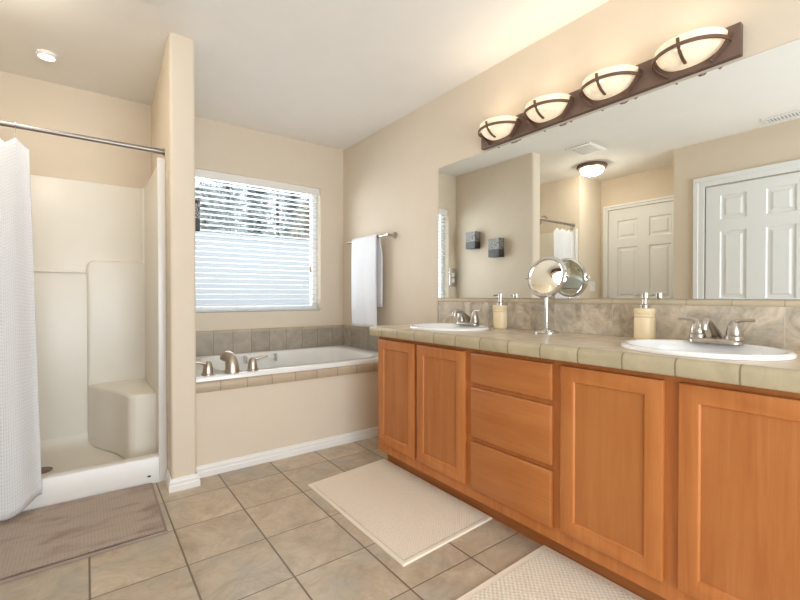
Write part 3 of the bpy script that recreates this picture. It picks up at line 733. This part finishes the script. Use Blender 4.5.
# make-up mirror
mk = thing('makeup_mirror', 'round chrome swivel make-up mirror standing on the counter', 'mirror', (-0.105, -2.306, CT))
mc = Vector((-0.105, -2.306, 1.142))
z = CT + 0.0008
bm = bmesh.new(); lathe(bm, [(0.062, z), (0.062, z + 0.005), (0.055, z + 0.011), (0.022, z + 0.016), (0.010, z + 0.026)], (mc.x, mc.y, 0), seg=36); make('base', bm, 'chrome', mk, True)
bm = bmesh.new(); tube(bm, [(mc.x, mc.y, z + 0.015), (mc.x, mc.y, mc.z - 0.106)], 0.0088, 16); make('post', bm, 'chrome', mk, True)
toC = (Vector(cam.location) - mc).normalized(); toL = (Vector((-2.26, -1.02, 2.36)) - mc).normalized()
nrm = (toC + toL).normalized(); side = Vector((0, 0, 1)).cross(nrm).normalized(); upv = nrm.cross(side)
def disc_pts(r, h, k, seg=48):
    a = 2 * PI * k / seg; return mc + side * (r * math.cos(a)) + upv * (r * math.sin(a)) + nrm * h
def disc(prof, seg=48, closed=False, caps=(True, True)):
    bm = bmesh.new(); rings(bm, [[disc_pts(max(r, 1e-4), h, k, seg) for k in range(seg)] for r, h in prof], caps[0], caps[1], closed); return bm
make('frame_ring', disc([(0.087, 0.009), (0.093, 0.015), (0.104, 0.013), (0.109, 0.0), (0.104, -0.013), (0.093, -0.015), (0.087, -0.009)], closed=True), 'chrome', mk, True)
make('mirror_glass', disc([(0.001, 0.0085), (0.0885, 0.0085), (0.0885, -0.0085), (0.001, -0.0085)]), 'mirror', mk)
for sg in (-1, 1):
    bm = bmesh.new(); tube(bm, [mc + side * sg * 0.104, mc + side * sg * 0.120], 0.0095, 14); make('pivot_knob', bm, 'chrome', mk, True)

# ============================================================ BIG MIRROR
bm = BX(-0.006, -0.0004, -3.460, -1.372, 1.0325, 1.934)
tag(make('wall_mirror', bm, 'mirror', origin=(0, -2.41, 1.0325)), 'large frameless mirror on the wall above the vanity counter', 'mirror')

# ============================================================ VANITY LIGHT
vl = thing('vanity_light', 'bronze bar with four lit alabaster bowl shades above the mirror', 'wall light', (-0.01, -2.433, 2.0))
make('back_plate', BX(-0.030, -0.0006, -3.078, -1.788, 1.946, 2.068, bev=0.004), 'plate', vl, True)
def half_bowl(cy):
    a, bz, c = 0.124, 0.084, 0.118; zt = 2.052
    bm = bmesh.new(); NU, NV = 24, 12; G = []
    for sc in (1.0, 0.93):
        g = []
        for j in range(NV + 1):
            v = PI / 2 * j / NV
            g.append([bm.verts.new((-0.032 - c * sc * math.sin(PI * i / NU) * math.cos(v) ** 0.8, cy - a * sc * math.cos(PI * i / NU) * math.cos(v) ** 0.8, zt - bz * sc * math.sin(v))) for i in range(NU + 1)])
        G.append(g)
    for g in G:
        for j in range(NV):
            for i in range(NU):
                try: bm.faces.new((g[j][i], g[j][i + 1], g[j + 1][i + 1], g[j + 1][i]))
                except ValueError: pass
    for i in range(NU): bm.faces.new((G[0][0][i], G[0][0][i + 1], G[1][0][i + 1], G[1][0][i]))
    return bm
for cy in (-1.945, -2.268, -2.592, -2.915):
    sh_ = make('lamp_shade', half_bowl(cy), 'shade', vl, True)
    bm = bmesh.new(); pts = []; nr = []
    for k in range(21):
        t = PI * k / 20; pts.append((-0.030 - 0.127 * math.sin(t), cy - 0.133 * math.cos(t), 2.013)); nr.append(((-math.sin(t), -math.cos(t), 0), (0, 0, 1)))
    strap(bm, pts, nr, 0.013, 0.006); make('front_strap', bm, 'bronze', sh_)
    bm = bmesh.new(); pts = []; nr = []
    for k in range(8):
        v = 0.02 + 1.25 * k / 7
        pts.append((-0.034 - 0.124 * math.cos(v) ** 0.8, cy, 2.040 - 0.078 * math.sin(v))); nr.append(((-math.cos(v), 0, -math.sin(v)), (0, 1, 0)))
    strap(bm, pts, nr, 0.011, 0.006); make('cross_strap', bm, 'bronze', sh_)
    for sg in (-1, 1):
        bm = bmesh.new(); pts = []; nr = []
        for k in range(9):
            v = k / 8
            yy = cy + sg * (0.137 - 0.062 * v ** 1.5); zz = 2.036 - 0.085 * v ** 0.9
            pts.append((-0.046, yy, zz)); nr.append(((sg * 0.8, 0, 0) if False else (0, sg, -0.6), (1, 0, 0)))
        strap(bm, pts, nr, 0.026, 0.006); make('side_strap', bm, 'bronze', sh_)
    l = bpy.data.lights.new('vanity_bulb', 'AREA'); l.shape = 'DISK'; l.energy = 0.55; l.color = (1.0, 0.84, 0.64); l.size = 0.11
    lo = bpy.data.objects.new('vanity_bulb', l); COL.objects.link(lo); lo.parent = vl; lo.rotation_euler = (PI, -0.75, 0); lo.location = Vector((-0.095, cy, 2.040)) - Vector(vl.location)

# ============================================================ TOWEL
tr_ = thing('towel_bar', 'short brushed nickel towel bar on the right wall near the window', 'towel bar', (0, -0.52, 1.53))
bm = bmesh.new(); tube(bm, [(-0.070, -0.20, 1.530), (-0.070, -0.845, 1.530)], 0.008, 14); make('bar', bm, 'nickel', tr_, True)
for yy in (-0.20, -0.845):
    bm = bmesh.new(); lathe(bm, [(0.026, -0.0005), (0.026, -0.008), (0.014, -0.014), (0.010, -0.03), (0.010, -0.058), (0.013, -0.062), (0.013, -0.078), (0.009, -0.082)], (0, yy, 1.530), axis='x', seg=18); make('post', bm, 'nickel', tr_, True)
bm = bmesh.new()
def towel_sheet(ya, yb, x_front, x_back, zf, zb):
    path = []
    for k in range(25): path.append((x_front - 0.006 * math.sin(k / 24 * PI), zf + (1.530 - zf) * k / 24))
    for k in range(1, 9):
        a = PI - PI * k / 8; rr = (x_back - x_front) / 2; path.append(((x_front + x_back) / 2 + rr * math.cos(a), 1.530 + rr * math.sin(a)))
    for k in range(1, 17): path.append((x_back, 1.530 + (zb - 1.530) * k / 16))
    G = []
    for i, (x, z) in enumerate(path):
        row = []
        for j in range(31):
            f = j / 30; y = ya + (yb - ya) * f
            fr_ = max(0, (1.50 - z)); wv = 0.006 * min(1, fr_ * 2.5) * math.sin(f * 11 + 0.4 + z * 1.2)
            back = i > 32
            yy = y + (0.0 if not back else -0.030 * min(1, fr_ * 9)) + (0.018 * min(1, fr_ * 1.6) * (0.5 - f) if not back else 0)
            row.append(bm.verts.new((x + (wv if not back else wv * 0.4), yy, z)))
        G.append(row)
    for a, b_ in zip(G[:-1], G[1:]):
        for j in range(30): bm.faces.new((a[j], a[j + 1], b_[j + 1], b_[j]))
towel_sheet(-0.318, -0.706, -0.0855, -0.0545, 0.785, 0.955)
tw = make('hand_towel', bm, 'towel', None, 'all', origin=(-0.07, -0.49, 0.785))
sm = tw.modifiers.new('solid', 'SOLIDIFY'); sm.thickness = 0.007; sm.offset = 1
tag(tw, 'white towel folded over the towel bar beside the window', 'towel')

# ============================================================ RUGS
def rug(name, lab, corners, th, mat, hemmat, hw, flat='rug'):
    cx = sum(c[0] for c in corners) / 4; cy = sum(c[1] for c in corners) / 4
    t = thing(name, lab, 'rug', (cx, cy, 0.0006))
    def q(u, v, z):
        a, b_, c, d = [Vector((*p, 0)) for p in corners]
        p = a * (1 - u) * (1 - v) + b_ * u * (1 - v) + c * u * v + d * (1 - u) * v
        return Vector((p.x, p.y, z))
    lu = (Vector(corners[1]) - Vector(corners[0])).length; lv = (Vector(corners[3]) - Vector(corners[0])).length
    iu, iv = hw / lu, hw / lv
    bm = bmesh.new(); n = 40; G = []
    rnd = random.Random(3)
    for j in range(n + 1):
        G.append([bm.verts.new(q(iu + (1 - 2 * iu) * i / n, iv + (1 - 2 * iv) * j / n, th + rnd.uniform(-0.0006, 0.0006))) for i in range(n + 1)])
    for j in range(n):
        for i in range(n): bm.faces.new((G[j][i], G[j][i + 1], G[j + 1][i + 1], G[j + 1][i]))
    make('pile', bm, mat, t, 'all')
    bm = bmesh.new(); R = []
    for ins, zz in ((0, 0.0006), (0.0, th * 0.55), (0.15, th * 0.8), (1.0, th * 0.82), (1.02, th * 0.4), (1.02, 0.0006)):
        R.append([q(iu * ins, iv * ins, zz), q(1 - iu * ins, iv * ins, zz), q(1 - iu * ins, 1 - iv * ins, zz), q(iu * ins, 1 - iv * ins, zz)])
    rings(bm, R, closed=True); make('hem', bm, hemmat, t)
rug('bath_rug', 'cream woven bath mat lying in front of the far cabinet doors', [(-1.018, -2.300), (-0.470, -2.268), (-0.468, -1.372), (-1.016, -1.430)], 0.011, 'rug', 'hem', 0.018)
rug('bath_rug', 'chunkier cream bath mat at the bottom edge, before the near cabinet doors', [(-1.005, -3.44), (-0.466, -3.44), (-0.466, -2.542), (-1.000, -2.556)], 0.014, 'rug2', 'hem', 0.030)
rug('bath_rug', 'brown ribbed bath mat with dark stains before the shower', [(-2.55, -1.515), (-1.708, -1.495), (-1.700, -0.900), (-2.55, -0.890)], 0.014, 'brownrug', 'brownhem', 0.012)

# ============================================================ SCONCES, PLATES, CEILING THINGS
def sconce(y0, y1, z0, z1, lab):
    cy, cz = (y0 + y1) / 2, (z0 + z1) / 2; X = -1.505
    s_ = thing('wall_sconce', lab, 'candle sconce', (X + 0.045, cy, cz), 'candle sconces on the stub wall')
    make('back_plate', BX(X + 0.0005, X + 0.006, y0 + 0.01, y1 - 0.01, z0 + 0.01, z1 - 0.01), 'dark', s_)
    bm = bmesh.new()
    box(bm, X + 0.006, X + 0.085, y0, y0 + 0.006, z0, z1); box(bm, X + 0.006, X + 0.085, y1 - 0.006, y1, z0, z1); box(bm, X + 0.006, X + 0.085, y0, y1, z0, z0 + 0.006)
    box(bm, X + 0.006, X + 0.085, y0, y1, z1 - 0.006, z1); make('box_frame', bm, 'lace', s_)
    make('pierced_front', BX(X + 0.085, X + 0.091, y0, y1, z0, z1, bev=0.002), 'lace', s_)
sconce(-0.385, -0.248, 1.565, 1.748, 'black pierced sconce farther in, nearer the window, seen in the mirror')
sconce(-0.715, -0.575, 1.450, 1.640, 'black pierced sconce nearer the stub wall edge, also showing beside the blind')
op = thing('outlet_plate', 'bright metal cover plate with two white outlets beside the window', 'outlet', (-1.44, -0.006, 1.26))
make('cover', BX(-1.497, -1.392, -0.014, -0.0004, 1.155, 1.365, bev=0.004), 'chrome', op, True)
for zz in (1.225, 1.290): make('socket', BX(-1.465, -1.425, -0.018, -0.014, zz - 0.024, zz + 0.024, bev=0.002), 'plastic', op)
sp = thing('switch_plate', 'white light switch plate beside the cream door in the mirror', 'switch', (-2.88, -0.905, 1.16))
# it hangs on the wall that closes the shower, facing the room
make('cover', BX(-2.935, -2.815, -0.906, -0.9004, 1.10, 1.22, bev=0.002), 'plastic', sp)
for xx in (-2.90, -2.85): make('toggle', BX(xx - 0.006, xx + 0.006, -0.916, -0.906, 1.148, 1.172, bev=0.002), 'plastic', sp)
dl = thing('ceiling_light', 'round bronze rimmed frosted dome light on the ceiling, seen in the mirror', 'ceiling light', (-2.36, -1.18, H))
bm = bmesh.new(); lathe(bm, [(0.120, H - 0.0006), (0.148, H - 0.006), (0.152, H - 0.022), (0.142, H - 0.040), (0.112, H - 0.046)], (-2.36, -1.18, 0), seg=40, cap1=False); make('rim', bm, 'bronze', dl, True)
bm = bmesh.new(); lathe(bm, [(0.114, H - 0.043), (0.113, H - 0.058), (0.101, H - 0.080), (0.075, H - 0.100), (0.035, H - 0.110), (0.001, H - 0.112)], (-2.36, -1.18, 0), seg=40); make('glass_dome', bm, 'dome', dl, True)
bm = bmesh.new(); lathe(bm, [(0.008, H - 0.110), (0.010, H - 0.118), (0.005, H - 0.126)], (-2.36, -1.18, 0), seg=14); make('finial', bm, 'bronze', dl, True)
pk = thing('ceiling_light', 'small white recessed ceiling light above the shower', 'ceiling light', (-2.165, -0.41, H))
bm = bmesh.new(); lathe(bm, [(0.050, H - 0.0006), (0.050, H - 0.020), (0.046, H - 0.024), (0.038, H - 0.022)], (-2.165, -0.41, 0), seg=30, cap1=False); make('trim_ring', bm, 'white', pk, True)
bm = bmesh.new(); lathe(bm, [(0.039, H - 0.020), (0.030, H - 0.024), (0.001, H - 0.026)], (-2.165, -0.41, 0), seg=30); make('lens', bm, 'lens', pk, True)
l = bpy.data.lights.new('shower_bulb', 'SPOT'); l.energy = 2.4; l.color = (1.0, 0.93, 0.82); l.shadow_soft_size = 0.035; l.spot_size = math.radians(150); l.spot_blend = 0.6
lo = bpy.data.objects.new('shower_bulb', l); COL.objects.link(lo); lo.parent = pk; lo.location = (0, 0, -0.03)
def vent(x0, x1, y0, y1, lab, name, along):
    v_ = thing(name, lab, 'vent', ((x0 + x1) / 2, (y0 + y1) / 2, H))
    bm = bmesh.new(); z0, z1 = H - 0.012, H - 0.0006; fw_ = 0.028
    box(bm, x0, x1, y0, y0 + fw_, z0, z1); box(bm, x0, x1, y1 - fw_, y1, z0, z1); box(bm, x0, x0 + fw_, y0 + fw_, y1 - fw_, z0, z1); box(bm, x1 - fw_, x1, y0 + fw_, y1 - fw_, z0, z1)
    make('frame', bm, 'white', v_)
    make('backing', BX(x0 + fw_, x1 - fw_, y0 + fw_, y1 - fw_, H - 0.003, H - 0.0006), 'grey', v_)
    bm = bmesh.new(); n = 14
    for k in range(n):
        f = (k + 0.5) / n
        if along == 'y':
            yy = y0 + fw_ + (y1 - y0 - 2 * fw_) * f; box(bm, x0 + fw_, x1 - fw_, yy - 0.004, yy + 0.004, H - 0.010, H - 0.003)
        else:
            xx = x0 + fw_ + (x1 - x0 - 2 * fw_) * f; box(bm, xx - 0.004, xx + 0.004, y0 + fw_, y1 - fw_, H - 0.010, H - 0.003)
    make('louvers', bm, 'white', v_)
vent(-1.985, -1.685, -1.535, -1.285, 'square white exhaust fan grille on the ceiling by the dome light', 'exhaust_grille', 'x')
vent(-2.45, -2.30, -2.95, -2.60, 'slotted white air register on the ceiling near the bright white door', 'air_register', 'y')
